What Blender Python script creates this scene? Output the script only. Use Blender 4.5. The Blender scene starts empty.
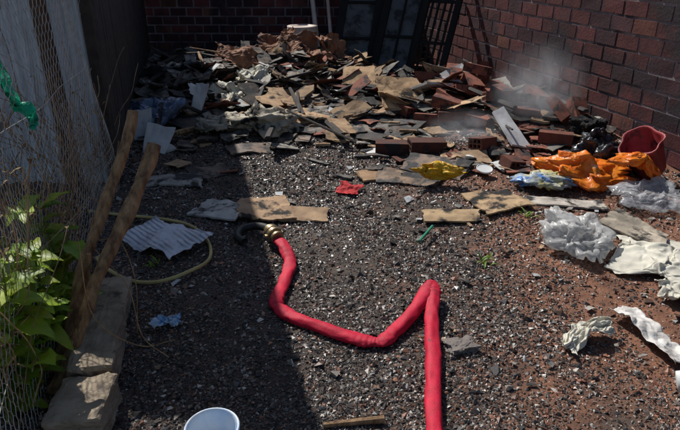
import bpy, math, random
import numpy as np
from mathutils import Vector, Matrix, noise, Euler
random.seed(7); rng=np.random.default_rng(7)
scene=bpy.context.scene

# ---------------------------------------------------------------- materials
def mkmat(name, base, base2=None, scale=8, rough=0.8, bump=0.3, bscale=40, spec=0.4, soot=0.0,
          sootscale=5, usecol=False, alpha=1.0, transl=0.0, metal=0.0, sootcol=(0.012,0.011,0.010), coat=0.0, bdist=0.004, stretch=None, lines=0.0, crinkle=0.0, crs=22):
    m=bpy.data.materials.new(name); m.use_nodes=True
    nt=m.node_tree; N=nt.nodes; L=nt.links; N.clear()
    out=N.new('ShaderNodeOutputMaterial'); b=N.new('ShaderNodeBsdfPrincipled')
    tc=N.new('ShaderNodeTexCoord'); src=tc.outputs['Object']
    if stretch:
        mp=N.new('ShaderNodeMapping'); mp.inputs['Scale'].default_value=stretch; L.new(src,mp.inputs[0]); src=mp.outputs[0]
    def nz(s,det=5,r=0.6):
        n=N.new('ShaderNodeTexNoise'); n.inputs['Scale'].default_value=s
        n.inputs['Detail'].default_value=det; n.inputs['Roughness'].default_value=r
        L.new(src,n.inputs['Vector']); return n
    def mix(f,a,c,mode='MIX'):
        x=N.new('ShaderNodeMix'); x.data_type='RGBA'; x.blend_type=mode
        for k,v in ((0,f),(6,a),(7,c)):
            if isinstance(v,(int,float)): x.inputs[k].default_value=v
            elif isinstance(v,tuple): x.inputs[k].default_value=(*v,1)
            else: L.new(v,x.inputs[k])
        return x.outputs[2]
    def ramp(s_,lo,hi):
        r=N.new('ShaderNodeMapRange'); r.inputs[1].default_value=lo; r.inputs[2].default_value=hi
        L.new(s_,r.inputs[0]); return r.outputs[0]
    base2=base2 or tuple(c*0.65 for c in base)
    col=mix(ramp(nz(scale).outputs[0],0.35,0.65),base,base2)
    if usecol:
        a=N.new('ShaderNodeAttribute'); a.attribute_name='Col'
        col=mix(1.0,col,a.outputs['Color'],'MULTIPLY')
    if lines>0:
        wv=N.new('ShaderNodeTexWave'); wv.inputs['Scale'].default_value=lines; wv.inputs['Distortion'].default_value=2.5; wv.inputs['Detail'].default_value=3; wv.bands_direction='DIAGONAL'
        L.new(src,wv.inputs[0]); pt=nz(7,3)
        mk=N.new('ShaderNodeMath'); mk.operation='MULTIPLY'; L.new(ramp(wv.outputs['Fac'],.5,.75),mk.inputs[0]); L.new(ramp(pt.outputs[0],.42,.55),mk.inputs[1])
        col=mix(mk.outputs[0],col,mix(.55,col,(.05,.05,.055)))
    if soot>0:
        col=mix(ramp(nz(sootscale,7,0.65).outputs[0],0.68-soot*0.4,0.76-soot*0.4),col,sootcol)
    L.new(col,b.inputs['Base Color'])
    b.inputs['Roughness'].default_value=rough; b.inputs['Specular IOR Level'].default_value=spec
    b.inputs['Metallic'].default_value=metal; b.inputs['Coat Weight'].default_value=coat
    b.inputs['Alpha'].default_value=alpha
    nrm=None
    if crinkle>0:
        wn=nz(9,3,.5); vm=N.new('ShaderNodeVectorMath'); vm.operation='MULTIPLY_ADD'
        L.new(wn.outputs['Color'],vm.inputs[0]); vm.inputs[1].default_value=(.06,.06,.06); L.new(src,vm.inputs[2])
        hs=[]
        for k,(sc_,w_) in enumerate(((crs,1.0),(crs*2.3,.35))):
            vo=N.new('ShaderNodeTexVoronoi'); vo.inputs['Scale'].default_value=sc_; L.new(vm.outputs[0],vo.inputs['Vector'])
            mm=N.new('ShaderNodeMath'); mm.operation='MULTIPLY'; mm.inputs[1].default_value=w_; L.new(vo.outputs['Distance'],mm.inputs[0]); hs.append(mm.outputs[0])
        ad_=N.new('ShaderNodeMath'); L.new(hs[0],ad_.inputs[0]); L.new(hs[1],ad_.inputs[1])
        b1=N.new('ShaderNodeBump'); b1.inputs['Strength'].default_value=1; b1.inputs['Distance'].default_value=crinkle
        L.new(ad_.outputs[0],b1.inputs['Height']); nrm=b1.outputs[0]
    if bump>0:
        bp=N.new('ShaderNodeBump'); bp.inputs['Strength'].default_value=bump; bp.inputs['Distance'].default_value=bdist
        L.new(nz(bscale,6,0.65).outputs[0],bp.inputs['Height'])
        if nrm: L.new(nrm,bp.inputs['Normal'])
        nrm=bp.outputs[0]
    if nrm: L.new(nrm,b.inputs['Normal'])
    if transl>0:
        t=N.new('ShaderNodeBsdfTranslucent'); L.new(col,t.inputs[0])
        ms=N.new('ShaderNodeMixShader'); ms.inputs[0].default_value=transl
        L.new(b.outputs[0],ms.inputs[1]); L.new(t.outputs[0],ms.inputs[2]); L.new(ms.outputs[0],out.inputs[0])
    else: L.new(b.outputs[0],out.inputs[0])
    return m

# ---------------------------------------------------------------- terrain height
waves=[(random.uniform(0,6.28),random.uniform(2,14),random.uniform(0,6.28)) for _ in range(16)]
mounds=[(-1.0,7.0,0.75,0.8,0.24),(-0.2,7.3,0.7,0.8,0.16),(0.75,6.3,0.5,0.6,0.13),(1.35,5.3,0.45,0.6,0.17),
        (-0.9,5.2,0.5,0.4,0.05),(2.0,4.9,0.4,0.6,0.16),(0.0,5.7,0.8,0.5,0.07),(0.9,4.6,0.4,0.3,0.05),(-1.8,6.2,0.3,0.8,0.12),
        (0.5,8.6,0.7,0.8,0.12),(-1.9,8.6,0.9,0.8,0.12),(1.4,6.4,.4,.7,.14)]
def gh(x,y):
    x=np.asarray(x,float); y=np.asarray(y,float)
    z=np.zeros_like(x*y)
    for a,f,ph in waves:
        z=z+0.030/f*np.sin(f*(x*math.cos(a)+y*math.sin(a))+ph)
    for mx,my,sx,sy,h in mounds:
        z=z+h*np.exp(-((x-mx)/sx)**2-((y-my)/sy)**2)
    z=z*np.exp(-(np.maximum(0,np.abs(x)-5)/2)**2)
    return z
def H(x,y): return float(gh(x,y))

# ---------------------------------------------------------------- mesh builder
class MB:
    def __init__(s): s.v=[];s.f=[];s.m=[];s.c=[]
    def add(s,vs,fs,mi=0,col=(1,1,1)):
        o=len(s.v); s.v.extend([tuple(p) for p in vs]); s.f.extend([tuple(i+o for i in f) for f in fs])
        s.m.extend([mi]*len(fs)); s.c.extend([col]*len(vs))
    def box(s,c,size,rot=(0,0,0),mi=0,col=(1,1,1),jit=0.0):
        R=Euler(rot).to_matrix(); vs=[]
        for i in (-.5,.5):
            for j in (-.5,.5):
                for k in (-.5,.5):
                    p=Vector((i*size[0]+random.uniform(-jit,jit),j*size[1]+random.uniform(-jit,jit),k*size[2]+random.uniform(-jit,jit)))
                    vs.append(Vector(c)+R@p)
        s.add(vs,[(0,1,3,2),(4,6,7,5),(0,4,5,1),(2,3,7,6),(0,2,6,4),(1,5,7,3)],mi,col)
    def tube(s,pts,rad,sides=8,mi=0,col=(1,1,1),flat=1.0,cap=True,wob=0.0):
        pts=[Vector(p) for p in pts]; n=len(pts)
        if isinstance(rad,(int,float)): rad=[rad]*n
        if isinstance(flat,(int,float)): flat=[flat]*n
        vs=[];fs=[]
        up=Vector((0,0,1))
        for i,p in enumerate(pts):
            d=(pts[min(i+1,n-1)]-pts[max(i-1,0)])
            d=d.normalized() if d.length>1e-9 else Vector((1,0,0))
            a=d.cross(up)
            if a.length<0.15: a=d.cross(Vector((0,1,0)))
            a.normalize(); b=a.cross(d)
            for k in range(sides):
                t=2*math.pi*k/sides; w=1
                if wob: w=1+wob*noise.noise(Vector((math.cos(t)*1.5,math.sin(t)*1.5,i*.25)))
                vs.append(p+(a*math.cos(t)*rad[i]/flat[i]+b*math.sin(t)*rad[i]*flat[i])*w)
        for i in range(n-1):
            for k in range(sides):
                k2=(k+1)%sides
                fs.append((i*sides+k,i*sides+k2,(i+1)*sides+k2,(i+1)*sides+k))
        if cap: fs.append(tuple(range(sides))); fs.append(tuple(range((n-1)*sides,n*sides))[::-1])
        s.add(vs,fs,mi,col)
    def lathe(s,c,axis,prof,sides=36,mi=0,col=(1,1,1),dent=0.0,sd=0):
        ax=Vector(axis).normalized(); a=ax.cross(Vector((0,1,.3))).normalized(); b=ax.cross(a); c=Vector(c); vs=[];fs=[]
        for h,r in prof:
            for k in range(sides):
                t=2*math.pi*k/sides; rr=r*(1+dent*noise.noise(Vector((math.cos(t)*1.3+sd,math.sin(t)*1.3,h*6))))
                vs.append(c+ax*h+(a*math.cos(t)+b*math.sin(t))*rr)
        n=len(prof)
        for i in range(n-1):
            for k in range(sides):
                k2=(k+1)%sides; fs.append((i*sides+k,i*sides+k2,(i+1)*sides+k2,(i+1)*sides+k))
        fs.append(tuple(range(sides))[::-1]); fs.append(tuple(range((n-1)*sides,n*sides)))
        s.add(vs,fs,mi,col)
    def sheet(s,cx,cy,w,d,yaw=0,tx=0,ty=0,lift=0.01,th=0.006,nx=10,ny=8,amp=0.02,fr=4,tear=0.15,mi=0,col=(1,1,1),z=None,seed=None,curl=0.0,follow=True):
        sd=random.uniform(0,500) if seed is None else seed
        R=Euler((tx,ty,yaw)).to_matrix()
        z0=(H(cx,cy) if z is None else z)+lift+0.5*(w*abs(math.sin(ty))+d*abs(math.sin(tx)))+amp*0.5
        top=[];bot=[]
        skx=random.uniform(-.25,.25); sky=random.uniform(-.25,.25)
        for j in range(ny+1):
            for i in range(nx+1):
                u=i/nx-.5; v=j/ny-.5
                e1=noise.noise(Vector((v*d*16+sd,1.3,sd)))+.5*noise.noise(Vector((v*d*50+sd,4.3,sd)))
                e2=noise.noise(Vector((u*w*16+sd,7.3,sd)))+.5*noise.noise(Vector((u*w*50+sd,9.3,sd)))
                uu=u*(1+tear*e1+skx*v); vv=v*(1+tear*e2+sky*u)
                h=amp*(noise.noise(Vector((u*w*fr+sd,v*d*fr,sd)))*1.2+0.5*abs(noise.noise(Vector((u*w*fr*3+sd,v*d*fr*3,sd*2)))))
                h+=curl*((2*u)**2*0.6+(2*v)**4*0.4*(1 if u>0 else 0.2))
                p=R@Vector((uu*w,vv*d,h))+Vector((cx,cy,z0))
                if follow and z is None and abs(tx)<.3 and abs(ty)<.3:
                    p.z=max(p.z+0.6*(H(p.x,p.y)-H(cx,cy)),H(p.x,p.y)+0.008)
                top.append(p)
        nn=(R@Vector((0,0,1)))*th
        bot=[p-nn for p in top]
        W=nx+1; T=len(top); fs=[]
        for j in range(ny):
            for i in range(nx):
                a=j*W+i; fs.append((a,a+1,a+1+W,a+W)); fs.append((a+T,a+W+T,a+1+W+T,a+1+T))
        for i in range(nx):
            fs.append((i+1,i,i+T,i+1+T)); a=ny*W+i; fs.append((a,a+1,a+1+T,a+T))
        for j in range(ny):
            a=j*W; fs.append((a,a+W,a+W+T,a+T)); a=j*W+nx; fs.append((a+W,a,a+T,a+W+T))
        s.add(top+bot,fs,mi,col)
    def done(s,name,mats,smooth=False,parent=None,bevel=0):
        me=bpy.data.meshes.new(name); me.from_pydata(s.v,[],s.f)
        me.polygons.foreach_set('material_index',s.m)
        me.polygons.foreach_set('use_smooth',[smooth]*len(s.f))
        ca=me.color_attributes.new('Col','FLOAT_COLOR','POINT')
        arr=np.ones((len(s.v),4),np.float32); arr[:,:3]=np.array(s.c,np.float32); ca.data.foreach_set('color',arr.ravel())
        for m in (mats if isinstance(mats,(list,tuple)) else [mats]): me.materials.append(m)
        me.update(); o=bpy.data.objects.new(name,me); scene.collection.objects.link(o)
        if parent: o.parent=parent
        if bevel:
            b=o.modifiers.new('b','BEVEL'); b.width=bevel; b.segments=2
        return o
def smoothpath(pts,n=8):
    pts=[Vector(p) for p in pts]; out=[]
    P=[pts[0]*2-pts[1]]+pts+[pts[-1]*2-pts[-2]]
    for i in range(1,len(P)-2):
        a,b,c,d=P[i-1],P[i],P[i+1],P[i+2]
        for k in range(n):
            t=k/n
            out.append(0.5*((2*b)+(c-a)*t+(2*a-5*b+4*c-d)*t*t+(3*b-a-3*c+d)*t**3))
    out.append(pts[-1]); return out
def empty(name):
    e=bpy.data.objects.new(name,None); scene.collection.objects.link(e); return e

# ---------------------------------------------------------------- cloth and film (simulated first, then frozen)
whitebag=mkmat('white_plastic_bag',(.72,.72,.71),(.60,.60,.59),scale=6,rough=.3,bump=.2,bscale=60,transl=.35,alpha=.62,spec=.5,crinkle=.008,crs=15)
cloth=mkmat('cream_cloth',(.66,.63,.53),(.52,.49,.41),scale=5,rough=.9,bump=.4,bscale=160,bdist=.002,crinkle=.006,crs=12)
greycloth=mkmat('sooty_cloth',(.46,.41,.33),(.27,.24,.18),scale=6,rough=.9,bump=.5,bscale=60,soot=.36,sootscale=6,crinkle=.008,crs=12)
clear=mkmat('clear_plastic',(.80,.81,.83),(.6,.6,.62),scale=9,rough=.15,bump=.2,bscale=50,alpha=.30,spec=.8,crinkle=.010,crs=15)
black=mkmat('black_plastic_bag',(.018,.018,.021),(.04,.04,.045),scale=9,rough=.3,bump=.2,bscale=60,spec=.5,alpha=.95,crinkle=.008,crs=13)
orange=mkmat('orange_plastic',(.82,.15,.012),(.80,.28,.03),scale=9,rough=.34,bump=.2,bscale=60,transl=.2,crinkle=.010,crs=15,soot=.18,sootscale=7,sootcol=(.68,.55,.42))
yellow=mkmat('yellow_plastic',(.74,.46,.02),(.55,.28,.02),scale=12,rough=.45,bump=.4,bscale=60,transl=.15,crinkle=.008,crs=20,soot=.22,sootscale=9,sootcol=(.2,.12,.04))
blue=mkmat('printed_packaging',(.74,.60,.12),(.06,.20,.52),scale=7,rough=.35,bump=.2,bscale=60,soot=.24,sootscale=8,sootcol=(.68,.68,.64),crinkle=.008,crs=16)
bluep=mkmat('blue_plastic',(.07,.11,.19),(.15,.2,.3),rough=.35,bump=.3,bscale=50,crinkle=.010,crs=11)
sims=[]
def film(name,mat,cx,cy,rx,ry,h,yaw=0,seed=1,kind='sheet',bump=0.05,n=46,crum=.5,z=0,bend=.15,thick=0):
    r=random.Random(seed); sd=seed*3.7; V=[];F=[]; ca,sa=math.cos(yaw),math.sin(yaw); z0=H(cx,cy)+z+bump+.015
    def put(x,y,zz): V.append((cx+x*ca-y*sa,cy+x*sa+y*ca,z0+zz))
    if kind=='sheet':
        for j in range(n+1):
            for i in range(n+1):
                u=i/n*2-1; v=j/n*2-1; q=Vector((u*1.5+sd,v*1.5,sd))
                q2=q*2.4
                x=rx*(u*(1+.12*noise.noise(Vector((v*2,sd,1))))+crum*.35*noise.noise(q+Vector((5,0,0)))+crum*.25*noise.noise(q2+Vector((5,0,3))))
                y=ry*(v*(1+.12*noise.noise(Vector((u*2,sd,2))))+crum*.35*noise.noise(q+Vector((0,9,0)))+crum*.25*noise.noise(q2+Vector((2,0,3))))
                zz=h*(.6+.9*noise.noise(q*1.3)+.7*crum*noise.noise(q2*1.3))
                put(x,y,max(.0,zz))
        for j in range(n):
            for i in range(n):
                a=j*(n+1)+i; F.append((a,a+1,a+n+2,a+n+1))
    else:
        nl=n; nr=n//2
        for j in range(nr+1):
            ph=math.pi*(.02+.96*j/nr)
            for i in range(nl):
                t=2*math.pi*i/nl; d=Vector((math.sin(ph)*math.cos(t),math.sin(ph)*math.sin(t),-math.cos(ph)))
                k=1+.5*noise.noise(d*1.6+Vector((sd,0,0)))+.35*crum*noise.noise(d*4.5+Vector((sd,3,0)))+.12*crum*noise.noise(d*10+Vector((sd,3,0)))
                put(d.x*rx*k,d.y*ry*k,(d.z*k+1)*h*.55)
        for j in range(nr):
            for i in range(nl):
                F.append((j*nl+i,j*nl+(i+1)%nl,(j+1)*nl+(i+1)%nl,(j+1)*nl+i))
        F.append(tuple(range(nl))[::-1]); F.append(tuple(range(nr*nl,nr*nl+nl)))
    me=bpy.data.meshes.new(name); me.from_pydata(V,[],F); me.materials.append(mat)
    o=bpy.data.objects.new(name,me); scene.collection.objects.link(o)
    c=o.modifiers.new('cloth','CLOTH'); s=c.settings
    s.quality=6; s.mass=.14; s.tension_stiffness=22; s.compression_stiffness=18; s.shear_stiffness=8; s.bending_stiffness=bend; s.air_damping=1.0
    c.collision_settings.distance_min=.004; c.collision_settings.use_self_collision=True; c.collision_settings.self_distance_min=.003; c.collision_settings.collision_quality=2
    c.point_cache.frame_start=1; c.point_cache.frame_end=60
    sims.append((o,c,cx,cy,rx,ry,bump,thick))
film('plastic_bag',whitebag,1.31,3.00,.20,.23,.20,.5,11,'bag',.03,n=64,crum=.8)
film('cream_blanket',cloth,1.82,2.76,.34,.30,.07,-.4,22,'sheet',.025,n=60,crum=.6,bend=.2,thick=.004)
film('cream_blanket',cloth,1.60,2.44,.12,.12,.04,-.2,25,'sheet',.01,n=32,crum=.6,bend=.2,thick=.004)
film('white_cloth',cloth,1.06,2.27,.17,.08,.04,-.05,33,'sheet',.012,n=40,crum=.6,bend=.1,thick=.003)
film('orange_bag',orange,1.72,4.0,.34,.23,.17,-.25,41,'bag',.07,n=64,crum=.9)
film('orange_bag',orange,1.98,3.76,.18,.11,.09,-.1,43,'bag',.02,n=44,crum=.9)
film('printed_bag',blue,1.42,3.84,.20,.14,.10,-.2,45,'bag',.03,n=50,crum=.9)
film('yellow_bag',yellow,.74,3.54,.18,.07,.05,0,47,'bag',.008,n=44,crum=.9)
film('black_bag',black,1.98,4.34,.21,.19,.30,.1,51,'bag',.12,n=60,crum=.8)
film('clear_plastic_wrap',clear,2.08,3.64,.28,.18,.16,.1,53,'bag',.04,n=60,crum=.9)
film('dirty_cloth_bundle',greycloth,-.70,5.20,.32,.22,.20,.1,61,'bag',.08,n=50,crum=1)
film('dirty_cloth_bundle',greycloth,-1.08,5.1,.24,.2,.15,.1,62,'bag',.05,n=44,crum=1)
film('white_rags',cloth,-1.20,6.25,.26,.2,.12,0,63,'sheet',.08,n=36,crum=1)
film('white_rags',cloth,-.92,6.5,.18,.16,.12,0,64,'sheet',.08,n=30,crum=1)
film('blue_bag',bluep,-1.70,5.45,.26,.3,.24,0,65,'bag',.10,n=44,crum=1)
film('black_bag',black,-2.05,7.0,.35,.3,.25,0,66,'bag',.12,n=40,crum=1)
film('blue_wrapper',mkmat('blue_film',(.15,.35,.6),(.5,.6,.7),scale=20,rough=.3),-.77,2.27,.06,.03,.03,-.2,67,'sheet',.008,n=18,crum=1)
cxs=np.linspace(-2.6,2.7,213); cys=np.linspace(1.9,7.5,225); CX,CY=np.meshgrid(cxs,cys); CZ=gh(CX,CY)+.006
for o,c,cx,cy,rx,ry,bp_,_ in sims:
    rr=random.Random(int(cx*100+cy*1000))
    for k in range(4):
        ox=rr.uniform(-.45,.45)*rx; oy=rr.uniform(-.45,.45)*ry
        CZ=np.maximum(CZ,gh(CX,CY)+.006+bp_*rr.uniform(.6,1.1)*np.exp(-((CX-cx-ox)/(rx*.38))**2-((CY-cy-oy)/(ry*.38))**2))
nx_=len(cxs); I=(np.arange(len(cys)-1)[:,None]*nx_+np.arange(nx_-1)[None,:]).ravel()
cm_=bpy.data.meshes.new('tmp'); cm_.from_pydata(np.stack([CX,CY,CZ],-1).reshape(-1,3).tolist(),[],np.stack([I,I+1,I+1+nx_,I+nx_],-1).tolist())
cobj=bpy.data.objects.new('tmp',cm_); scene.collection.objects.link(cobj)
cobj.modifiers.new('c','COLLISION'); cobj.collision.thickness_outer=.004; cobj.collision.cloth_friction=40
for f in range(1,31): scene.frame_set(f)
dg=bpy.context.evaluated_depsgraph_get()
for o,c,*_r in sims:
    nm=bpy.data.meshes.new_from_object(o.evaluated_get(dg)); o.modifiers.clear(); o.data=nm
    nm.polygons.foreach_set('use_smooth',[True]*len(nm.polygons))
    if _r[-1]>0:
        so=o.modifiers.new('s','SOLIDIFY'); so.thickness=_r[-1]
        sb=o.modifiers.new('sub','SUBSURF'); sb.levels=1; sb.render_levels=1
bpy.data.objects.remove(cobj); scene.frame_set(1)

# ---------------------------------------------------------------- ground
xs=np.concatenate([[-220,-90,-40,-20,-10],np.linspace(-6,6,301),[10,20,40,90,220]])
ys=np.concatenate([[-220,-90,-40,-15,-5],np.linspace(-1,12,326),[16,25,45,90,220]])
X,Y=np.meshgrid(xs,ys); Z=gh(X,Y)
V=np.stack([X,Y,Z],-1).reshape(-1,3); nx=len(xs); ny=len(ys)
I=(np.arange(ny-1)[:,None]*nx+np.arange(nx-1)[None,:]).ravel()
F=np.stack([I,I+1,I+1+nx,I+nx],-1)
me=bpy.data.meshes.new('ground'); me.from_pydata(V.tolist(),[],F.tolist())
me.polygons.foreach_set('use_smooth',[True]*len(F))
g=bpy.data.objects.new('ground',me); scene.collection.objects.link(g)
m=bpy.data.materials.new('burnt_earth'); m.use_nodes=True; nt=m.node_tree; N=nt.nodes; L=nt.links
b=N['Principled BSDF']; geo=N.new('ShaderNodeNewGeometry')
def nz(s,det=6,r=.65):
    n=N.new('ShaderNodeTexNoise'); n.inputs['Scale'].default_value=s; n.inputs['Detail'].default_value=det; n.inputs['Roughness'].default_value=r
    L.new(geo.outputs['Position'],n.inputs['Vector']); return n.outputs[0]
def mapr(src,a,b_,c=0,d=1):
    r=N.new('ShaderNodeMapRange'); L.new(src,r.inputs[0])
    for i,v in zip((1,2,3,4),(a,b_,c,d)): r.inputs[i].default_value=v
    return r.outputs[0]
def mixc(f,a,c):
    x=N.new('ShaderNodeMix'); x.data_type='RGBA'
    for k,v in ((0,f),(6,a),(7,c)):
        if isinstance(v,tuple): x.inputs[k].default_value=(*v,1)
        else: L.new(v,x.inputs[k])
    return x.outputs[2]
sx=N.new('ShaderNodeSeparateXYZ'); L.new(geo.outputs['Position'],sx.inputs[0])
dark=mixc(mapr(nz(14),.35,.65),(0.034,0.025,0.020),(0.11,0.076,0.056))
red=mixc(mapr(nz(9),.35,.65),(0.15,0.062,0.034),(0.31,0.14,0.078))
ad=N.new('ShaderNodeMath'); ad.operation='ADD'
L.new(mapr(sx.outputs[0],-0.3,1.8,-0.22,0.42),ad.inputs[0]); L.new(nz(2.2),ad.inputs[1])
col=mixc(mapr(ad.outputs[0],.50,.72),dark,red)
L.new(col,b.inputs['Base Color']); b.inputs['Roughness'].default_value=.85
bp=N.new('ShaderNodeBump'); bp.inputs['Distance'].default_value=.02; bp.inputs['Strength'].default_value=.8
L.new(nz(60,8,.7),bp.inputs['Height']); L.new(bp.outputs[0],b.inputs['Normal'])
me.materials.append(m)

# ---------------------------------------------------------------- gravel / charcoal chips
def wallx(y): return 2.6-0.33*(y-4.25)
def chips(name,n,ymin,ymax,rmed,rsig,mat,power=1.6,xlo=-1.75,redbias=0.0,flat=(.3,.65),thin=.62):
    y=ymin+(ymax-ymin)*rng.random(n)**power
    half=np.minimum(0.60*y+0.35,4)
    x=(rng.random(n)*2-1)*half
    patch=np.sin(x*2.1+1)*np.sin(y*1.7+.5)*.25+np.sin(x*5.3+y*3)*.12+np.sin(x*9-y*7.3)*.08
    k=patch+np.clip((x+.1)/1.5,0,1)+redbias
    hole=np.sin(x*3.1-y*2.3+2)+np.sin(x*6.7+y*4.9)+.7*np.sin(x*13-y*11)
    ok=(x>xlo-0.05*y)&(x<wallx(y)-.05)&(rng.random(n)>np.clip((k-.3)*.7,0,thin))&(rng.random(n)>np.clip((hole-.4)*.5,0,.6)); x=x[ok];y=y[ok];k=k[ok]; n=len(x)
    r=np.clip(rmed*np.exp(rng.normal(0,rsig,n)),rmed*.4,rmed*3.2)*(.72+.12*y)
    base=np.array([[1,0,0],[-1,0,0],[0,1,0],[0,-1,0],[0,0,1],[0,0,-1]],float)
    sc=np.stack([rng.uniform(.8,1.5,n),rng.uniform(.5,1.0,n),rng.uniform(flat[0],flat[1],n)],-1)
    P=base[None]*sc[:,None,:]+rng.normal(0,.2,(n,6,3))*np.array([1,1,.8])
    a=rng.uniform(0,6.28,n); t=rng.normal(0,.4,n)
    ct,st=np.cos(t),np.sin(t)
    Px=P[...,0]*ct[:,None]-P[...,2]*st[:,None]; Pz=P[...,0]*st[:,None]+P[...,2]*ct[:,None]
    ca,sa=np.cos(a)[:,None],np.sin(a)[:,None]
    Qx=Px*ca-P[...,1]*sa; Qy=Px*sa+P[...,1]*ca
    VV=np.stack([Qx,Qy,Pz],-1)*r[:,None,None]
    VV[...,0]+=x[:,None]; VV[...,1]+=y[:,None]; VV[...,2]+=(gh(x,y)+r*.25)[:,None]
    tri=np.array([[0,2,4],[2,1,4],[1,3,4],[3,0,4],[2,0,5],[1,2,5],[3,1,5],[0,3,5]])
    FF=(tri[None]+(np.arange(n)*6)[:,None,None]).reshape(-1,3)
    me=bpy.data.meshes.new(name)
    me.vertices.add(n*6); me.vertices.foreach_set('co',VV.ravel())
    nf=len(FF); me.loops.add(nf*3); me.loops.foreach_set('vertex_index',FF.ravel().astype(np.int32))
    me.polygons.add(nf); me.polygons.foreach_set('loop_start',np.arange(nf,dtype=np.int32)*3)
    me.polygons.foreach_set('loop_total',np.full(nf,3,np.int32)); me.update(calc_edges=True)
    me.shade_flat()
    pal=np.array([[.034,.030,.028],[.066,.056,.050],[.13,.110,.094],[.24,.205,.172],[.55,.50,.44],[.19,.078,.046],[.28,.13,.077],[.17,.10,.068]])
    pr=np.array([.29,.26,.18,.08,.03,.035,.025,.11])
    prr=np.array([.12,.14,.14,.08,.03,.18,.16,.15])
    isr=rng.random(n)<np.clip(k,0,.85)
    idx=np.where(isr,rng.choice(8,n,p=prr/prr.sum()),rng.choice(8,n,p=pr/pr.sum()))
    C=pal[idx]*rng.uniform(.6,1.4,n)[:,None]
    A=np.ones((n,6,4),np.float32); A[...,:3]=C[:,None,:]
    ca_=me.color_attributes.new('Col','FLOAT_COLOR','POINT'); ca_.data.foreach_set('color',A.ravel())
    me.materials.append(mat); o=bpy.data.objects.new(name,me); scene.collection.objects.link(o); return o
gm=mkmat('wet_gravel',(1,1,1),(.75,.72,.7),scale=90,rough=.36,bump=.4,bscale=300,spec=.55,usecol=True,bdist=.002)
chips('gravel',270000,1.15,7.0,.0052,.42,gm,1.3)
chips('charcoal_chunks',4200,1.2,7.5,.011,.4,gm,1.25,flat=(.4,.7),thin=.3)

# ---------------------------------------------------------------- brick walls
brickm=mkmat('clay_brick',(1,1,1),(.6,.56,.6),scale=6,rough=.88,bump=.7,bscale=45,usecol=True,soot=.52,sootscale=.8,sootcol=(.036,.026,.030),bdist=.006)
mortm=mkmat('mortar',(.29,.245,.245),(.17,.14,.145),scale=7,rough=.95,bump=.6,bscale=80,soot=.44,sootscale=.9,sootcol=(.06,.048,.052))
def brickwall(name,p0,p1,height,facing,thick=.14,dk=1.0):
    p0=Vector(p0);p1=Vector(p1); d=(p1-p0); Lg=d.length; d.normalize(); yaw=math.atan2(d.y,d.x)
    n=Vector((-d.y,d.x)); n=n if facing>0 else -n
    b=MB(); c=(p0+p1)/2
    b.box((c.x,c.y,height/2-.1),(Lg,thick-.014,height+.2),(0,0,yaw),mi=1)
    bl,bh,j=.255,.130,.022; r=0; z=.0
    while z<height:
        s=-(r%2)*bl/2+random.uniform(-.02,.0)
        while s<Lg:
            a=max(s,0)+j/2; e=min(s+bl,Lg)-j/2
            if e-a>.03:
                q=p0+d*((a+e)/2)+n*random.uniform(-.003,.003)
                k=random.uniform(.6,1.25)*dk; pick=random.random()
                cc=(.135*k,.042*k,.040*k) if pick<.6 else ((.085*k,.037*k,.042*k) if pick<.90 else (.18*k,.07*k,.05*k))
                b.box((q.x,q.y,z+bh/2),(e-a,thick,bh-j),(random.uniform(-.008,.008),random.uniform(-.015,.015),yaw),col=cc,jit=.0025)
            s+=bl+random.uniform(-.006,.006)
        z+=bh; r+=1
    return b.done(name,[brickm,mortm])
yb=9.7
brickwall('brick_wall',(wallx(yb)+.07,yb),(wallx(1.0)+.07,1.0),2.16,-1)
brickwall('brick_wall',(-4.2,yb+.08),(wallx(yb)+.3,yb+.08),1.9,-1,dk=1.2)

# ---------------------------------------------------------------- shed
shed=empty('corrugated_metal_shed')
metalm=mkmat('galvanised_sheet',(.62,.67,.72),(.48,.53,.58),scale=3,rough=.45,bump=.15,bscale=15,metal=.1,soot=.22,sootscale=3,sootcol=(.25,.22,.2))
plankm=mkmat('charred_shadow_plank',(.05,.04,.033),(.02,.016,.014),scale=12,rough=.8,bump=.5,bscale=50)  # char of the loose timbers; on the shed side, shadow put into the colour
b=MB(); C0=Vector((-1.62,3.95)); SL=.40
xsn=np.linspace(0,2.4,361)
vs=[];fs=[]
for i,xv in enumerate(xsn):
    yy=.014*math.sin(xv*2*math.pi/.078)
    top=2.9-SL*xv
    for zz in (0,top): vs.append((C0.x-xv,C0.y+yy+.02,zz-.05))
for i in range(360): fs.append((2*i,2*i+2,2*i+3,2*i+1))
b.add(vs,fs); o=b.done('front_wall',metalm,True,shed)
b=MB(); dirs=Vector((-.2425,.9701)); Ls=5.9; nP=40
for i in range(nP):
    q=C0+dirs*(Ls*(i+.5)/nP); b.box((q.x,q.y,1.42),(Ls/nP-.006,.03,2.9),(0,0,math.atan2(dirs.y,dirs.x)),jit=.003)
b.box((C0.x+.02,C0.y-.02,1.43),(.07,.07,2.9))
b.done('side_wall',plankm,False,shed)
b=MB()
A=[(C0.x+.03,C0.y-.05),(C0.x-2.45,C0.y-.05)]
B=[(C0.x+.03+dirs.x*Ls,C0.y+dirs.y*Ls),(C0.x-2.45+dirs.x*Ls,C0.y+dirs.y*Ls)]
lo_=2.9-SL*2.45
vs=[(A[0][0],A[0][1],2.9),(A[1][0],A[1][1],lo_),(B[1][0],B[1][1],lo_),(B[0][0],B[0][1],2.9)]
vs+= [(x,y,z+.03) for x,y,z in vs]
b.add(vs,[(3,2,1,0),(4,5,6,7),(0,1,5,4),(1,2,6,5),(2,3,7,6),(3,0,4,7)]); b.done('roof',metalm,False,shed)

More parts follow.
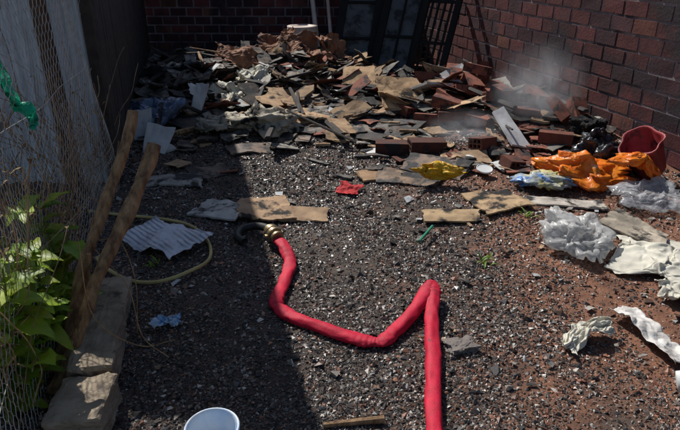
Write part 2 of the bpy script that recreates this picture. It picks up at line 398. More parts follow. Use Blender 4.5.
# ---------------------------------------------------------------- chicken wire fence
fence=empty('chicken_wire_fence')
wirem=mkmat('wire',(.60,.59,.55),(.33,.28,.22),scale=10,rough=.45,bump=0,metal=.4)
postm=mkmat('weathered_post',(.12,.075,.05),(.06,.038,.028),scale=15,rough=.85,bump=.6,bscale=40)
F0=Vector((-1.02,1.15)); F1=Vector((-1.58,3.85)); fd=(F1-F0); FL=fd.length; fd.normalize()
def fp(s,z):
    o=.03*math.sin(s*3.1+z*2)+.02*math.sin(s*7+z*5)
    return Vector((F0.x+fd.x*s+fd.y*o+.0,F0.y+fd.y*s-fd.x*o,z))
b=MB(); hx=.045; hz=.039
rows=int(1.75/hz); cols=int(FL/hx)
for r in range(rows):
    for c in range(cols):
        s=(c+(r%2)*.5)*hx; z=r*hz+.02
        a=fp(s,z); p1=fp(s,z+hz*.45); l=fp(s-hx/2,z+hz); rr=fp(s+hx/2,z+hz)
        b.tube([a,p1],.0016,3,cap=False)
        b.tube([p1,l],.0012,3,cap=False); b.tube([p1,rr],.0012,3,cap=False)
for z in (.3,.95,1.5): b.tube([fp(s,z) for s in np.linspace(0,FL,30)],.0016,4)
b.done('wire_mesh',wirem,False,fence)
b=MB()
b.tube([(-1.83,3.80,0),(-1.84,3.80,.9),(-1.86,3.82,1.9)],[.055,.05,.045],9)
b.tube([(-1.05,.95,0),(-1.04,.96,1.8)],[.05,.045],9)
b.done('post',postm,False,fence)

# leaning wooden stakes
stm=mkmat('split_wood',(.40,.25,.13),(.12,.062,.032),scale=30,rough=.8,bump=1,bscale=70,stretch=(1,1,.10),bdist=.008)
def stake(name,p0,p1,r0,r1,sd):
    b=MB(); n=50; pts=[];rad=[]
    p0=Vector(p0);p1=Vector(p1)
    for i in range(n+1):
        t=i/n; p=p0.lerp(p1,t)+Vector((noise.noise(Vector((t*3,sd,0))),noise.noise(Vector((t*3,sd,5))),0))*.022
        pts.append(p); rad.append((r0+(r1-r0)*t)*(1+.22*noise.noise(Vector((t*9,sd,9)))+.08*noise.noise(Vector((t*40,sd,9)))))
    b.tube(pts,rad,11,flat=.85,wob=.3); return b.done(name,stm,False)
stake('wooden_stake',(-1.19,1.90,-.05),(-.875,2.45,.945),.028,.021,1)
stake('wooden_stake',(-1.14,1.76,-.05),(-.785,2.39,.815),.022,.029,4)
stake('wooden_stake',(-1.20,1.98,-.02),(-1.02,2.10,.45),.014,.012,8)

# low concrete ledge along the fence
cm=mkmat('old_concrete',(.36,.29,.21),(.18,.14,.10),scale=8,rough=.9,bump=.9,bscale=30,bdist=.012,soot=.2,sootscale=6,sootcol=(.07,.055,.045))
def rock(name,c,sz,yaw,sd,mat,amp=.08,sub=4):
    import bmesh
    bm=bmesh.new(); bmesh.ops.create_cube(bm,size=1); bmesh.ops.subdivide_edges(bm,edges=bm.edges[:],cuts=sub*3,use_grid_fill=True)
    R=Euler((random.uniform(-.05,.05),random.uniform(-.05,.05),yaw)).to_matrix()
    for v in bm.verts:
        p=v.co.copy(); L6=(abs(p.x*2)**16+abs(p.y*2)**16+abs(p.z*2)**16)**(1/16); p/=max(L6,1e-6)/max(abs(p.x*2),abs(p.y*2),abs(p.z*2),1e-6)
        p*=1+amp*noise.noise(p*3+Vector((sd,0,0)))+amp*.6*noise.noise(p*9+Vector((sd,0,0)))-amp*.8*max(0,noise.noise(p*5+Vector((sd,7,0)))-.2)
        v.co=R@Vector((p.x*sz[0],p.y*sz[1],p.z*sz[2]))+Vector(c)
    me=bpy.data.meshes.new(name); bm.to_mesh(me); bm.free(); me.materials.append(mat)
    me.polygons.foreach_set('use_smooth',[False]*len(me.polygons))
    o=bpy.data.objects.new(name,me); scene.collection.objects.link(o); return o
rock('concrete_block',(-1.0,1.98,.06),(.17,.40,.14),.2,1,cm,.10)
rock('concrete_block',(-.93,1.64,.05),(.20,.24,.13),.12,2,cm,.12)
rock('concrete_block',(-1.08,2.36,.04),(.15,.32,.11),.2,3,cm,.10)
rock('flat_stone',(.52,2.06,.015),(.12,.09,.04),.3,5,mkmat('grey_stone',(.2,.17,.15),(.12,.1,.09),rough=.8),.3)

# ---------------------------------------------------------------- plants, vines
leafm=mkmat('green_leaf',(.15,.30,.035),(.26,.42,.06),scale=14,rough=.45,bump=.3,bscale=60,spec=.4,transl=.4,usecol=True)
stemm=mkmat('dry_stem',(.38,.28,.18),(.18,.12,.08),scale=20,rough=.9,bump=0,usecol=True)
def leaf(b,p,d,ln,w,col,mi=0):
    d=Vector(d).normalized(); side=d.cross(Vector((0,0,1))); side=side.normalized() if side.length>.1 else Vector((1,0,0)); up=side.cross(d)
    n=8; vs=[];fs=[]
    dr=random.uniform(.2,.7); ph=random.uniform(0,6)
    for i in range(n+1):
        t=i/n; ww=w*math.sin(math.pi*min(1,t*.9+.08))**.8*(1-.25*t)
        c=Vector(p)+d*ln*t-Vector((0,0,1))*dr*ln*t*t
        wob=.2*w*math.sin(t*13+ph)
        vs+= [c-side*ww+up*(.25*ww+wob),c-side*ww*.5+up*(.02*ww),c,c+side*ww*.5+up*(.02*ww),c+side*ww+up*(.25*ww-wob)]
    for i in range(n):
        for k in range(4):
            a=5*i+k; fs+=[(a,a+1,a+6,a+5)]
    b.add(vs,fs,mi,col)
b=MB()
for k in range(60):
    y=random.uniform(1.62,2.40); x=-1.31+ .15*random.random()-(y-1.7)*.17; hgt=random.uniform(.16,.66)
    tipx=x+random.uniform(-.08,.12); tipy=y+random.uniform(-.12,.06)
    pts=smoothpath([(x,y,0),(x+.02,y,hgt*.5),(tipx,tipy,hgt)],5)
    b.tube(pts,[.006*(1-.5*i/len(pts)) for i in range(len(pts))],5,mi=1,col=(.5,.9,.4))
    for j in range(random.randint(4,8)):
        t=random.uniform(.3,1); q=pts[int(t*(len(pts)-1))]
        a=random.uniform(0,6.28); s=random.uniform(.7,1.3); yl=random.uniform(0,1)
        leaf(b,q,(math.cos(a),math.sin(a),random.uniform(.1,.9)),random.uniform(.09,.19),random.uniform(.028,.062),(s*(1+.5*yl),s,s*.7))
b.done('leafy_plant',[leafm,stemm],True)
b=MB()
for k in range(230):
    s=random.uniform(.2,FL); p=fp(s,random.uniform(0,.25)); p.x+=random.uniform(-.3,.0)
    pts=[p]; d=Vector((random.uniform(-.6,.5),random.uniform(-.6,.6),1.0)); ln=random.uniform(.3,1.15)
    for i in range(7):
        d+=Vector((random.uniform(-.5,.5),random.uniform(-.5,.5),random.uniform(-.35,.25)))*.6
        pts.append(pts[-1]+d.normalized()*ln/7)
        pts[-1].z=max(.01,pts[-1].z)
        pts[-1].x=min(pts[-1].x,fp(s,0).x+.05)
    k_=random.uniform(.45,1.5)
    b.tube(smoothpath(pts,3),random.uniform(.001,.0028),4,col=(k_,k_*.92,k_*.85),cap=False)
    for j in range(2):
        q=pts[random.randint(2,7)]
        leaf(b,q,(random.uniform(-1,1),random.uniform(-1,1),random.uniform(-.6,.4)),random.uniform(.02,.05),random.uniform(.004,.010),(k_*.9,k_*.85,k_*.6))
b.done('dry_vines',[stemm],False)
for P in ([(-1.12,2.35,.35),(-.95,2.25,.2),(-.82,2.0,.12),(-.68,1.88,.1)],[(-1.05,2.1,.5),(-.98,1.95,.25),(-.85,2.02,.05),(-.72,2.1,.02)],
          [(-1.15,2.5,.3),(-1.02,2.42,.34),(-.93,2.3,.2),(-.9,2.15,.02)]):
    b=MB(); b.tube(smoothpath(P,8),.0022,4,col=(1.3,1.1,.8)); b.done('dry_twig',[stemm])
b=MB()
for cx,cy,n in ((.78,2.78,10),(1.16,3.3,9),(1.7,4.35,9),(-1.0,2.75,8),(1.45,5.1,6)):
    for k in range(n):
        a=random.uniform(0,6.28); leaf(b,(cx+random.uniform(-.03,.03),cy+random.uniform(-.03,.03),H(cx,cy)+.01),(math.cos(a),math.sin(a),random.uniform(.5,1.6)),random.uniform(.05,.11),.006,(.8,.8,.6))
b.done('weeds',leafm,True)
b=MB(); pts=[(-1.36,2.36,1.16),(-1.30,2.3,1.08),(-1.26,2.27,1.02),(-1.20,2.24,.985),(-1.19,2.22,.95)]
vs=[];fs=[]
for i,p in enumerate(smoothpath(pts,6)):
    w=.035*(1-.02*i)+.008*math.sin(i*1.3); t=i*.35
    for k in range(5):
        u=(k/4-.5)*2
        vs.append((p.x+.012*math.sin(k*2+t),p.y+.025*math.cos(k*1.7+t),p.z+u*w))
n=len(vs)//5
for i in range(n-1):
    for k in range(4): a=i*5+k; fs.append((a,a+1,a+6,a+5))
b.add(vs,fs); b.done('green_plastic_strip',mkmat('green_plastic',(.01,.45,.24),(.01,.33,.19),rough=.35,bump=.2,transl=.3,crinkle=.01),True)

# ---------------------------------------------------------------- fire hose
hosem=mkmat('red_hose',(.58,.008,.040),(.42,.006,.028),scale=18,rough=.62,bump=.6,bscale=160,spec=.3,bdist=.003,soot=.10,sootscale=14,sootcol=(.20,.02,.03))
hp=[(-.37,3.02,.055),(-.315,2.93,.06),(-.275,2.80,.04),(-.285,2.62,.03),(-.30,2.44,.03),(-.30,2.35,.03),(-.275,2.30,.03),(-.20,2.235,.03),(-.08,2.17,.03),(.05,2.115,.03),(.135,2.085,.03),(.18,2.085,.032),(.23,2.13,.034),(.32,2.25,.042),(.41,2.40,.07),(.435,2.45,.085),(.447,2.465,.087),(.449,2.45,.085),(.44,2.38,.065),(.42,2.22,.036),(.39,2.0,.03),(.36,1.8,.03),(.335,1.55,.03),(.32,1.3,.03),(.33,1.0,.03)]
pp=smoothpath(hp,12)
def kink(p,k,r,a): return a*math.exp(-((p-Vector(k)).length/r)**2)
K=[(.445,2.46,.087),(.155,2.08,.03),(-.298,2.33,.03),(-.28,2.8,.04)]
rad=[];fl=[]
for i,p in enumerate(pp):
    near=sum(math.exp(-((p-Vector(k)).length/.12)**2) for k in K)
    w=1-kink(p,K[0],.03,.38)-kink(p,K[1],.03,.26)-kink(p,K[2],.03,.24)-kink(p,K[3],.03,.12)
    w+=.03*noise.noise(Vector((i*.35,3,1)))+.09*near*math.sin(i*1.9)*.6
    rad.append(.0275*w); fl.append(.84-.12*min(1,near)+.07*noise.noise(Vector((i*.06,8,1))))
pp=[Vector((p.x+.014*noise.noise(Vector((i*.05,1,1))),p.y,p.z+H(p.x,p.y)-.003)) for i,p in enumerate(pp)]
b=MB(); b.tube(pp,rad,26,flat=fl,wob=.18)
fh=empty('fire_hose'); b.done('hose_body',hosem,True,fh)
brass=mkmat('brass',(.38,.29,.15),(.16,.12,.08),scale=20,rough=.45,bump=.2,metal=.75)
b=MB(); c0=Vector((-.37,3.02,.07+H(-.37,3.02))); dd=Vector((-.055,.09,.006)).normalized()
pr=[(0,.032),(.002,.038),(.02,.038),(.022,.033),(.035,.033),(.037,.046),(.062,.046),(.064,.037),(.072,.037),(.074,.044),(.10,.044),(.103,.034),(.12,.034)]
b.lathe(c0-dd*.03,dd,pr,24)
side=dd.cross(Vector((0,0,1))).normalized()
for s in (-1,1):
    q=c0+dd*.02+side*s*.045; b.box(q,(.022,.022,.018),(0,0,.5))
b.done('coupling',brass,False,fh,bevel=.002)
b=MB(); q=c0+dd*.08
pts=smoothpath([q,q+dd*.08+Vector((0,0,-.02)),q+Vector((-.11,.13,-.04)),q+Vector((-.18,.10,-.045)),q+Vector((-.19,.0,-.045)),q+Vector((-.14,-.07,-.045))],8)
b.tube(pts,.024,14); b.done('hose_tail',mkmat('black_rubber',(.02,.02,.02),rough=.55,bump=.3),True,fh)
b=MB(); yp=[(-1.32,2.80),(-1.24,2.69),(-1.08,2.59),(-.92,2.56),(-.78,2.63),(-.71,2.80),(-.76,3.0),(-.90,3.15),(-1.12,3.27),(-1.35,3.35),(-1.6,3.4)]
b.tube(smoothpath([(x,y,.028+H(x,y)+.01*math.sin(i*2)) for i,(x,y) in enumerate(yp)],8),.0095,10)
b.done('garden_hose',mkmat('yellow_hose',(.52,.42,.17),(.38,.30,.12),rough=.5,bump=.1),True)

# ---------------------------------------------------------------- cardboard, boards
card=mkmat('cardboard',(.42,.28,.165),(.26,.165,.10),scale=9,rough=.9,bump=.5,bscale=35,soot=.42,sootscale=5,usecol=True)
burnt=mkmat('burnt_cardboard',(.15,.105,.075),(.055,.042,.035),scale=9,rough=.72,bump=.7,bscale=35,soot=.60,sootscale=6,usecol=True,sootcol=(.018,.017,.017))
ashy=mkmat('ashy_board',(.38,.35,.31),(.19,.175,.155),scale=8,rough=.9,bump=.6,bscale=30,soot=.48,sootscale=7,usecol=True,sootcol=(.03,.028,.027))
white=mkmat('white_paper',(.70,.70,.69),(.52,.52,.52),scale=6,rough=.7,bump=.3,bscale=25,soot=.10,sootscale=5,usecol=True)
filmw=mkmat('white_film',(.72,.72,.70),(.6,.58,.54),scale=9,rough=.4,bump=.3,bscale=40,soot=.08,sootscale=9,sootcol=(.3,.18,.12),usecol=True,crinkle=.012,crs=16,transl=.15)
news=mkmat('newsprint',(.72,.73,.76),(.5,.51,.54),scale=6,rough=.6,bump=.3,bscale=25,usecol=True,lines=14,crinkle=.014,crs=9)
claym=mkmat('red_clay',(.27,.088,.052),(.16,.055,.038),scale=10,rough=.85,bump=.5,bscale=50,soot=.40,sootscale=6,usecol=True,sootcol=(.028,.021,.021))
def S(name,mat,*a,**k):
    sm=k.pop('smooth',False); b=MB(); b.sheet(*a,**k); return b.done(name,mat,sm)
S('cardboard_sheet',card,.60,5.75,.46,.42,.3,.55,.1,nx=16,ny=14,amp=.015,tear=.08,th=.015,col=(1.5,1.5,1.4))
S('cardboard_sheet',card,.20,6.35,.36,.42,-.1,.5,-.1,amp=.015,tear=.08,th=.012,col=(1.4,1.4,1.3))
S('burnt_board',ashy,.06,5.30,.85,.48,.06,.03,0,nx=18,ny=12,amp=.02,tear=.08,th=.018,col=(.7,.68,.65))
S('burnt_board',ashy,.32,5.02,.4,.3,-.5,.05,0,amp=.012,tear=.08,th=.018,col=(.8,.8,.75))
S('cardboard_sheet',card,-.38,6.0,.6,.5,.5,.12,.05,nx=14,ny=12,amp=.04,tear=.1,th=.01)
S('burnt_board',ashy,-.35,5.45,.5,.34,.2,.05,.0,nx=14,ny=12,amp=.03,tear=.1,th=.012,col=(1,.95,.9))
S('cardboard_sheet',card,-.75,5.75,.5,.36,-.3,.1,.1,nx=14,ny=12,amp=.04,tear=.1,th=.01,col=(.9,.9,.85))
S('burnt_board',burnt,-.05,5.85,.45,.4,-.3,.1,0,amp=.03,tear=.1,th=.015,col=(1.6,1.6,1.5))
S('burnt_board',burnt,-.75,4.65,.34,.2,.3,.03,0,amp=.02,tear=.12,th=.012,col=(1.5,1.5,1.5))
S('wet_cardboard',card,-.50,3.53,.34,.34,.15,.03,.02,nx=16,ny=12,amp=.03,tear=.12,th=.012,col=(1.1,1.1,1.1))
S('wet_cardboard',ashy,-.78,3.45,.30,.26,-.2,.03,.02,nx=14,ny=12,amp=.03,tear=.12,th=.012,col=(1.5,1.55,1.6))
S('wet_cardboard',card,-.23,3.46,.30,.19,-.05,.02,0,nx=16,ny=10,amp=.02,tear=.12,th=.012,col=(.9,.9,.9))
S('wet_cardboard',ashy,-1.22,3.92,.45,.2,.1,.05,0,amp=.03,th=.012,col=(1.2,1.2,1.2))
S('wet_cardboard',burnt,-1.0,4.2,.3,.2,.5,.05,0,amp=.03,th=.012,col=(1.6,1.6,1.6))
S('burnt_board',burnt,.50,4.02,.48,.26,-.35,.03,0,nx=14,amp=.015,tear=.08,th=.018,col=(1.9,1.8,1.6))
S('burnt_board',burnt,.72,4.20,.50,.24,-.55,.25,0,nx=14,amp=.012,tear=.08,th=.018,col=(1.9,1.8,1.7))
S('burnt_board',card,.28,4.10,.28,.18,.2,.03,0,amp=.012,tear=.1,th=.015,col=(.9,.85,.8))
S('cardboard_sheet',card,1.0,4.32,.34,.22,.2,.1,0,amp=.02,tear=.1,th=.012)
S('cardboard_sheet',card,1.03,3.53,.34,.34,.3,.04,0,nx=12,amp=.025,tear=.12,th=.01,col=(1.15,1.2,1.15))
S('cardboard_sheet',card,.70,3.36,.34,.16,-.1,.03,0,amp=.02,tear=.1,th=.01,col=(1.0,1.05,1.0))
S('burnt_board',ashy,1.48,3.55,.52,.13,-.08,.05,0,nx=16,amp=.02,tear=.1,th=.012,col=(1.5,1.45,1.4))
S('cardboard_sheet',ashy,1.75,3.12,.34,.24,-.7,.08,.1,nx=12,amp=.03,tear=.1,th=.01,col=(1.3,1.2,1.05))
S('white_slab',white,1.40,4.70,.16,.42,.45,.55,.1,nx=8,amp=.006,tear=.05,th=.02)
S('paper_sheet',white,-1.72,4.98,.16,.28,.1,1.15,.0,amp=.02,tear=.08,lift=.0,th=.003)
S('paper_sheet',white,-1.50,4.66,.22,.24,-.2,.9,.1,amp=.02,tear=.08,lift=.0,th=.003)
S('crumpled_newspaper',news,-1.0,2.98,.42,.30,-.55,.08,.0,nx=30,ny=24,amp=.07,fr=5,tear=.10,th=.002,col=(.9,.92,.97),smooth=True)
S('white_packet',filmw,1.38,2.14,.13,.42,.25,.06,0,nx=24,ny=40,amp=.05,fr=6,tear=.2,th=.002,col=(1.05,1.02,1),smooth=True)
b=MB(); b.tube([(-.06,1.60,.02),(.16,1.62,.03)],[.010,.014],7,wob=.3); b.done('wood_offcut',stm)
b=MB(); b.tube([(.46,3.03,.02),(.56,3.2,.035)],.008,7); b.done('green_stick',mkmat('green_stick_paint',(.03,.28,.16),rough=.5))
S('red_rag',mkmat('red_cloth',(.50,.015,.02),rough=.8,crinkle=.01),.06,3.86,.17,.14,-.5,.05,0,amp=.03,fr=10,tear=.35,nx=16,ny=16,th=.002,smooth=True)
b=MB(); b.lathe((-.43,1.49,0),(0,0,1),[(.0,.068),(.004,.074),(.09,.082),(.10,.084),(.102,.092),(.118,.093),(.122,.089),(.118,.084),(.10,.082),(.02,.070),(.018,.02)],40)
b.done('plastic_bucket',mkmat('bucket_plastic',(.35,.50,.70),(.62,.66,.70),rough=.35,bump=.1,soot=.15,sootscale=20),True)
b=MB(); b.lathe((1.06,4.06,H(1.06,4.06)+.05),(.05,-.25,1),[(0,.055),(.003,.06),(.012,.06),(.014,.056),(.010,.052),(.010,.01)],28); b.done('plastic_lid',white)
b=MB(); b.lathe((1.30,1.79,.055),(.75,-.25,.2),[(0,.02),(.002,.040),(.09,.050),(.10,.054),(.104,.050),(.09,.046),(.01,.036),(.009,.01)],28)
b.done('plastic_tub',white,True)
redtub=mkmat('faded_red_plastic',(.34,.045,.05),(.20,.03,.035),scale=7,rough=.55,bump=.3,soot=.3,sootscale=5,sootcol=(.04,.02,.02))
b=MB(); b.lathe((2.33,4.18,H(2.3,4.22)+.05),(-.55,-.25,1),[(0,.03),(.003,.11),(.03,.118),(.26,.145),(.27,.158),(.285,.16),(.288,.15),(.27,.142),(.05,.112),(.048,.02)],34,dent=.3,sd=3)
b.done('red_plastic_tub',redtub,True)
rock('broken_masonry',(2.05,4.72,H(2.05,4.72)+.06),(.24,.20,.16),.5,8,claym,amp=.25)
drumm=mkmat('cream_plastic',(.62,.50,.42),(.50,.41,.35),rough=.5,bump=.1,soot=.1)
b=MB(); b.lathe((-.52,8.45,H(-.52,8.45)+.06),(0,0,1),[(0,.19),(.02,.21),(.34,.225),(.38,.21),(.40,.205),(.42,.21),(.425,.15),(.41,.13)],32)
b.done('plastic_drum',drumm,True)
b=MB(); b.tube([(-.32,8.7,.2),(-.40,9.2,.75),(-.46,9.5,1.1)],.035,12); b.done('plastic_pipe',drumm,True)
b=MB(); b.tube([(-.12,8.7,.2),(-.2,9.3,1.0)],.025,12); b.done('plastic_pipe',drumm,True)

# ---------------------------------------------------------------- hollow bricks
def hollow(b,c,rot,col,L_=.24,W=.14,Hh=.09,cut=1.0):
    gx=[0,.013,.043,.053,.087,.097,.127,.14]
    gy=[0,.012,.04,.05,.078,.09]
    R=Euler(rot).to_matrix(); C=Vector(c); Ln=L_*cut
    solid=lambda i,j: 0<=i<7 and 0<=j<5 and not (i in(1,3,5) and j in (1,3))
    for i in range(7):
        for j in range(5):
            if not solid(i,j): continue
            x0,x1=gx[i]-W/2,gx[i+1]-W/2; z0,z1=gy[j]-Hh/2,gy[j+1]-Hh/2
            q=[(x0,-Ln/2,z0),(x1,-Ln/2,z0),(x1,-Ln/2,z1),(x0,-Ln/2,z1),(x0,Ln/2,z0),(x1,Ln/2,z0),(x1,Ln/2,z1),(x0,Ln/2,z1)]
            fs=[(0,1,2,3),(7,6,5,4)]
            if not solid(i-1,j): fs.append((0,3,7,4))
            if not solid(i+1,j): fs.append((1,5,6,2))
            if not solid(i,j-1): fs.append((0,4,5,1))
            if not solid(i,j+1): fs.append((3,2,6,7))
            b.add([C+R@Vector(p) for p in q],fs,0,col)
for (x,y,dz,rot,cc,cut) in [
    (.82,5.30,.05,(0,.2,1.3),1,1),(1.02,5.22,.06,(0,.1,1.5),.8,1),(1.22,5.05,.05,(.1,0,.9),1.1,.8),(.98,5.32,.15,(.2,0,1.2),.9,1),
    (1.45,5.35,.10,(0,.3,1.6),1,1),(1.62,5.1,.05,(.1,.1,1.4),.8,1),(1.55,5.6,.13,(.2,0,.6),.9,.7),(1.9,4.98,.10,(.6,.5,.7),1.2,1),(2.05,4.95,.09,(.7,.2,.2),1.1,1),
    (1.1,6.2,.08,(0,.2,.3),1,1),(.95,6.4,.12,(0,.4,1.1),.8,1),(1.5,6.3,.18,(1.3,0,.3),.9,1),(1.75,5.6,.06,(.2,0,.2),.7,1),
    (1.35,6.0,.12,(.3,.2,.3),1.1,1),(1.2,5.75,.10,(.2,.4,2.1),1.2,1),(1.6,6.0,.12,(.1,.1,.2),.8,1),(1.42,6.15,.24,(.1,.2,1.0),1.1,1),(1.25,6.45,.16,(.3,.1,.1),1.2,1),(1.05,5.6,.10,(.15,.1,.5),1,1),
    (1.7,5.35,.12,(.3,.1,2.6),1.1,1),(1.85,5.5,.18,(.2,.2,.3),.9,1),
    (.62,5.6,.04,(.1,.2,.7),.9,.8),(.45,4.62,.05,(0,.04,1.5),.38,1.2),(.70,4.55,.055,(.05,0,1.72),.35,1.1),(1.15,4.55,.05,(.1,.2,2.2),.6,.7),
    (1.75,4.6,.05,(0,.1,1.2),.7,1),(1.3,4.2,.04,(.1,.2,.4),.5,.5)]:
    b=MB(); k=cc*.95; hollow(b,(x,y,H(x,y)+dz),rot,(k,k,k),cut=cut*1.1); b.done('hollow_brick',claym)

# ---------------------------------------------------------------- window frames leaning at the back
iron=mkmat('charred_iron',(.006,.006,.007),(.012,.011,.010),scale=10,rough=.6,bump=.3,spec=.2)
panelm=mkmat('sooty_panel',(.10,.11,.12),(.04,.045,.05),scale=4,rough=.5,bump=.3,spec=.4,soot=.42,sootscale=4)
def frame(name,o,u,v,w,h,nb,mb,panel=None,t0=.07):
    o=Vector(o);u=Vector(u).normalized();v=Vector(v).normalized();n=u.cross(v).normalized()
    b=MB()
    def bar(p,q,t,dp):
        d=(q-p); d.normalize(); s=d.cross(n).normalized(); vs=[]
        for P_ in (p,q):
            for a_,c_ in ((-1,-1),(1,-1),(1,1),(-1,1)): vs.append(P_+s*a_*t/2+n*c_*dp/2)
        b.add(vs,[(0,1,2,3),(7,6,5,4),(0,4,5,1),(1,5,6,2),(2,6,7,3),(3,7,4,0)])
    bar(o,o+v*h,t0,.05); bar(o+u*w,o+u*w+v*h,t0,.05)
    bar(o+u*(t0/2+.001),o+u*(w-t0/2-.001),t0-.002,.048); bar(o+v*h+u*(t0/2+.001),o+v*h+u*(w-t0/2-.001),t0-.002,.048)
    for i in range(1,nb): bar(o+u*(w*i/nb)+v*.03,o+u*(w*i/nb)+v*(h-.03),.026,.02)
    for i in range(1,mb): bar(o+v*(h*i/mb)+u*.03,o+v*(h*i/mb)+u*(w-.03),.034,.026)
    if panel:
        a=o+u*.03+v*.03-n*.012; vs=[a,a+u*(w-.06),a+u*(w-.06)+v*h*panel,a+v*h*panel]; vs+=[p_-n*.006 for p_ in vs]
        b.add(vs,[(0,1,2,3),(7,6,5,4),(0,4,5,1),(1,5,6,2),(2,6,7,3),(3,7,4,0)],1)
    return b.done(name,[iron,panelm],False)
frame('window_frame',(-.10,7.75,.02),(1,-.10,.0),(.18,.40,1),.46,1.4,1,3,panel=.93,t0=.10)
frame('metal_door',(.40,7.55,.02),(1,-.35,0),(.24,.40,1),.46,1.6,2,3,panel=.95,t0=.09)
frame('window_frame',(.82,7.25,.02),(.9,-.5,0),(.26,.35,1),.40,1.5,5,3)

# ---------------------------------------------------------------- debris heap
b=MB()
def inyard(x,y): return x>-1.62-.25*(y-3.95)+.12 and x<wallx(y)-.1
cnt=0
while cnt<2100:
    y=random.uniform(4.1,9.0); x=random.uniform(-2.9,2.5)
    if not inyard(x,y): continue
    dens=1.0 if y>5.4 else (.65 if x>-.3 else .35)
    if y<4.7 and x<.2: dens=.06
    if y>7.9: dens=.35
    if random.random()>dens: continue
    cnt+=1
    L1=random.choice([.03,.04,.05,.07,.10,.14,.20,.28,.36])*random.uniform(.8,1.1)*(1 if y>5 else .65); L2=L1*random.uniform(.25,.9)
    r=random.random()
    if r<.20: mi=0;k=random.uniform(.6,1.4)
    elif r<.58: mi=1;k=random.uniform(.5,1.7)
    elif r<.84: mi=2;k=random.uniform(.4,1.3)
    elif r<.885: mi=3;k=random.uniform(.6,1.1)
    else: mi=4;k=random.uniform(.6,1.2)
    if x>.9 and y<7.5 and random.random()<.3: mi=4
    if x<-1.6 or y>8: mi=random.choice([1,1,1,2]); k*=.6
    big=y>5.6; sg=.26 if big else .12
    b.sheet(x,y,L1,L2,random.uniform(0,6.28),random.gauss(0,sg),random.gauss(0,sg),
            lift=random.uniform(0,.05 if big else .02),th=random.choice([.004,.008,.02]),nx=5,ny=4,amp=random.uniform(.002,.03),fr=6,tear=random.choice([.08,.15,.35]),mi=mi,col=(k,k,k*.97),follow=False)
b.done('burnt_debris_heap',[card,burnt,ashy,white,claym])
b=MB()
for k in range(170):
    y=1.7+3.2*random.random(); x=random.uniform(-1.4,2.2)
    if not inyard(x,y) or x<-1.0-.22*(y-1.7): continue
    if abs(x+.1)<.5 and random.random()<.6: continue
    L1=random.uniform(.012,.045)*(.6+.22*y); mi=random.choice([0,1,1,1,2,2,3]); kk=random.uniform(.5,1.1)
    b.sheet(x,y,L1,L1*random.uniform(.3,.9),random.uniform(0,6.28),random.gauss(0,.2),random.gauss(0,.2),lift=.008,th=.002,nx=4,ny=3,amp=.006,fr=20,tear=.3,mi=mi,col=(kk,kk,kk),follow=False)
b.done('loose_scraps',[card,burnt,ashy,white])
for k in range(75):
    y=random.uniform(4.6,8.6); x=random.uniform(-2.4,2.2)
    if not inyard(x,y): continue
    b=MB(); a=random.uniform(0,3.14); l=random.uniform(.2,.8); z=H(x,y)+random.uniform(.03,.1)
    d=Vector((math.cos(a),math.sin(a),random.uniform(-.15,.25)))*l/2
    p=Vector((x,y,z+abs(d.z))); r=random.uniform(.008,.026); b.tube([p-d,p-d*.4,p,p+d*.5,p+d],[r,r*1.1,r*1.1,r*.95,r*.8],6,flat=.8,wob=.3)
    b.done('charred_timber',plankm if k%4 else stm)
rustm=mkmat('rusty_sheet',(.32,.145,.07),(.15,.07,.04),scale=7,rough=.8,bump=.5,bscale=25,soot=.34,sootscale=5)
for (x,y,w,d,yw,tx,ty,cu) in [(-.45,7.0,.42,.4,.4,.5,.3,.06),(-.75,7.2,.45,.35,-.3,.5,-.3,.08),(-.12,7.1,.4,.35,.8,.7,.2,.1),(-1.15,6.8,.5,.35,.2,.4,.3,.06)]:
    b=MB(); b.sheet(x,y,w,d,yw,tx,ty,nx=18,ny=18,amp=.08,fr=6,tear=.25,curl=cu,th=.004); b.done('rusty_metal_sheet',rustm,False)

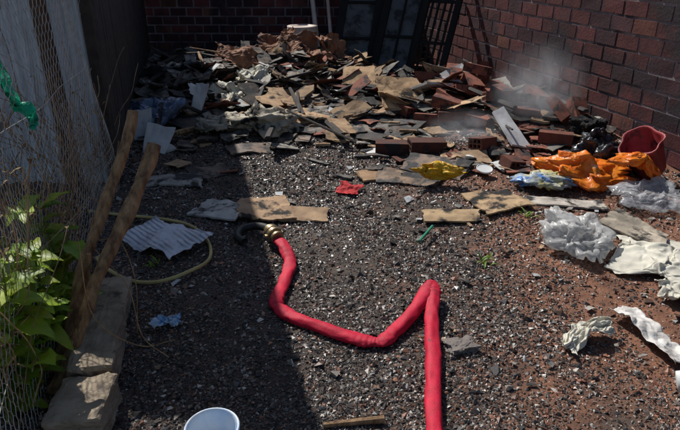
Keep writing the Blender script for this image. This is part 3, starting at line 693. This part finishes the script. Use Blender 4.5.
# ---------------------------------------------------------------- smoke
def smoke(loc,scl,dens,ns=1.3):
    bpy.ops.mesh.primitive_uv_sphere_add(segments=32,ring_count=16,location=loc); o=bpy.context.object; o.scale=scl; o.name='smoke'
    m=bpy.data.materials.new('smoke'); m.use_nodes=True; nt=m.node_tree; N=nt.nodes; L=nt.links; N.clear()
    out=N.new('ShaderNodeOutputMaterial'); v=N.new('ShaderNodeVolumePrincipled'); v.inputs['Color'].default_value=(.94,.95,1,1)
    tc=N.new('ShaderNodeTexCoord'); n=N.new('ShaderNodeTexNoise'); n.inputs['Scale'].default_value=ns; n.inputs['Detail'].default_value=3; n.inputs['Distortion'].default_value=.8
    L.new(tc.outputs['Object'],n.inputs['Vector'])
    r=N.new('ShaderNodeMapRange'); r.inputs[1].default_value=.38; r.inputs[2].default_value=.78; L.new(n.outputs[0],r.inputs[0])
    ln=N.new('ShaderNodeVectorMath'); ln.operation='LENGTH'; L.new(tc.outputs['Object'],ln.inputs[0])
    r2=N.new('ShaderNodeMapRange'); r2.interpolation_type='SMOOTHSTEP'; r2.inputs[1].default_value=1; r2.inputs[2].default_value=.0; L.new(ln.outputs['Value'],r2.inputs[0])
    mu=N.new('ShaderNodeMath'); mu.operation='MULTIPLY'; L.new(r.outputs[0],mu.inputs[0]); L.new(r2.outputs[0],mu.inputs[1])
    m2=N.new('ShaderNodeMath'); m2.operation='MULTIPLY'; L.new(mu.outputs[0],m2.inputs[0]); m2.inputs[1].default_value=dens
    L.new(m2.outputs[0],v.inputs['Density']); L.new(v.outputs[0],out.inputs['Volume']); o.data.materials.append(m)
smoke((1.72,5.1,.42),(.46,.36,.48),6)
smoke((1.05,4.7,.2),(.40,.26,.18),5.5)

# ---------------------------------------------------------------- light, camera
s=Vector((-.54,.84,0)).normalized(); el=math.radians(46)
sd=Vector((s.x*math.cos(el),s.y*math.cos(el),math.sin(el)))
ld=bpy.data.lights.new('sun','SUN'); ld.energy=5.0; ld.angle=math.radians(.5); ld.color=(1,.97,.92)
lo=bpy.data.objects.new('sun',ld); scene.collection.objects.link(lo); lo.rotation_euler=sd.to_track_quat('Z','Y').to_euler(); lo.location=(-5,8,10)
w=bpy.data.worlds.new('World'); scene.world=w; w.use_nodes=True
nt=w.node_tree; sk=nt.nodes.new('ShaderNodeTexSky'); sk.sky_type='NISHITA'; sk.sun_disc=False; sk.sun_elevation=el; sk.sun_rotation=math.atan2(s.x,s.y)
nt.links.new(sk.outputs[0],nt.nodes['Background'].inputs[0]); nt.nodes['Background'].inputs[1].default_value=.08
cd=bpy.data.cameras.new('camera'); cd.sensor_width=36; cd.lens=36*589/680; cd.clip_end=1000; cd.clip_start=.05
co=bpy.data.objects.new('camera',cd); scene.collection.objects.link(co); co.location=(0,0,1.6); co.rotation_euler=(math.radians(65),0,0)
scene.camera=co
scene.view_settings.view_transform='Standard'; scene.view_settings.look='None'; scene.view_settings.exposure=0
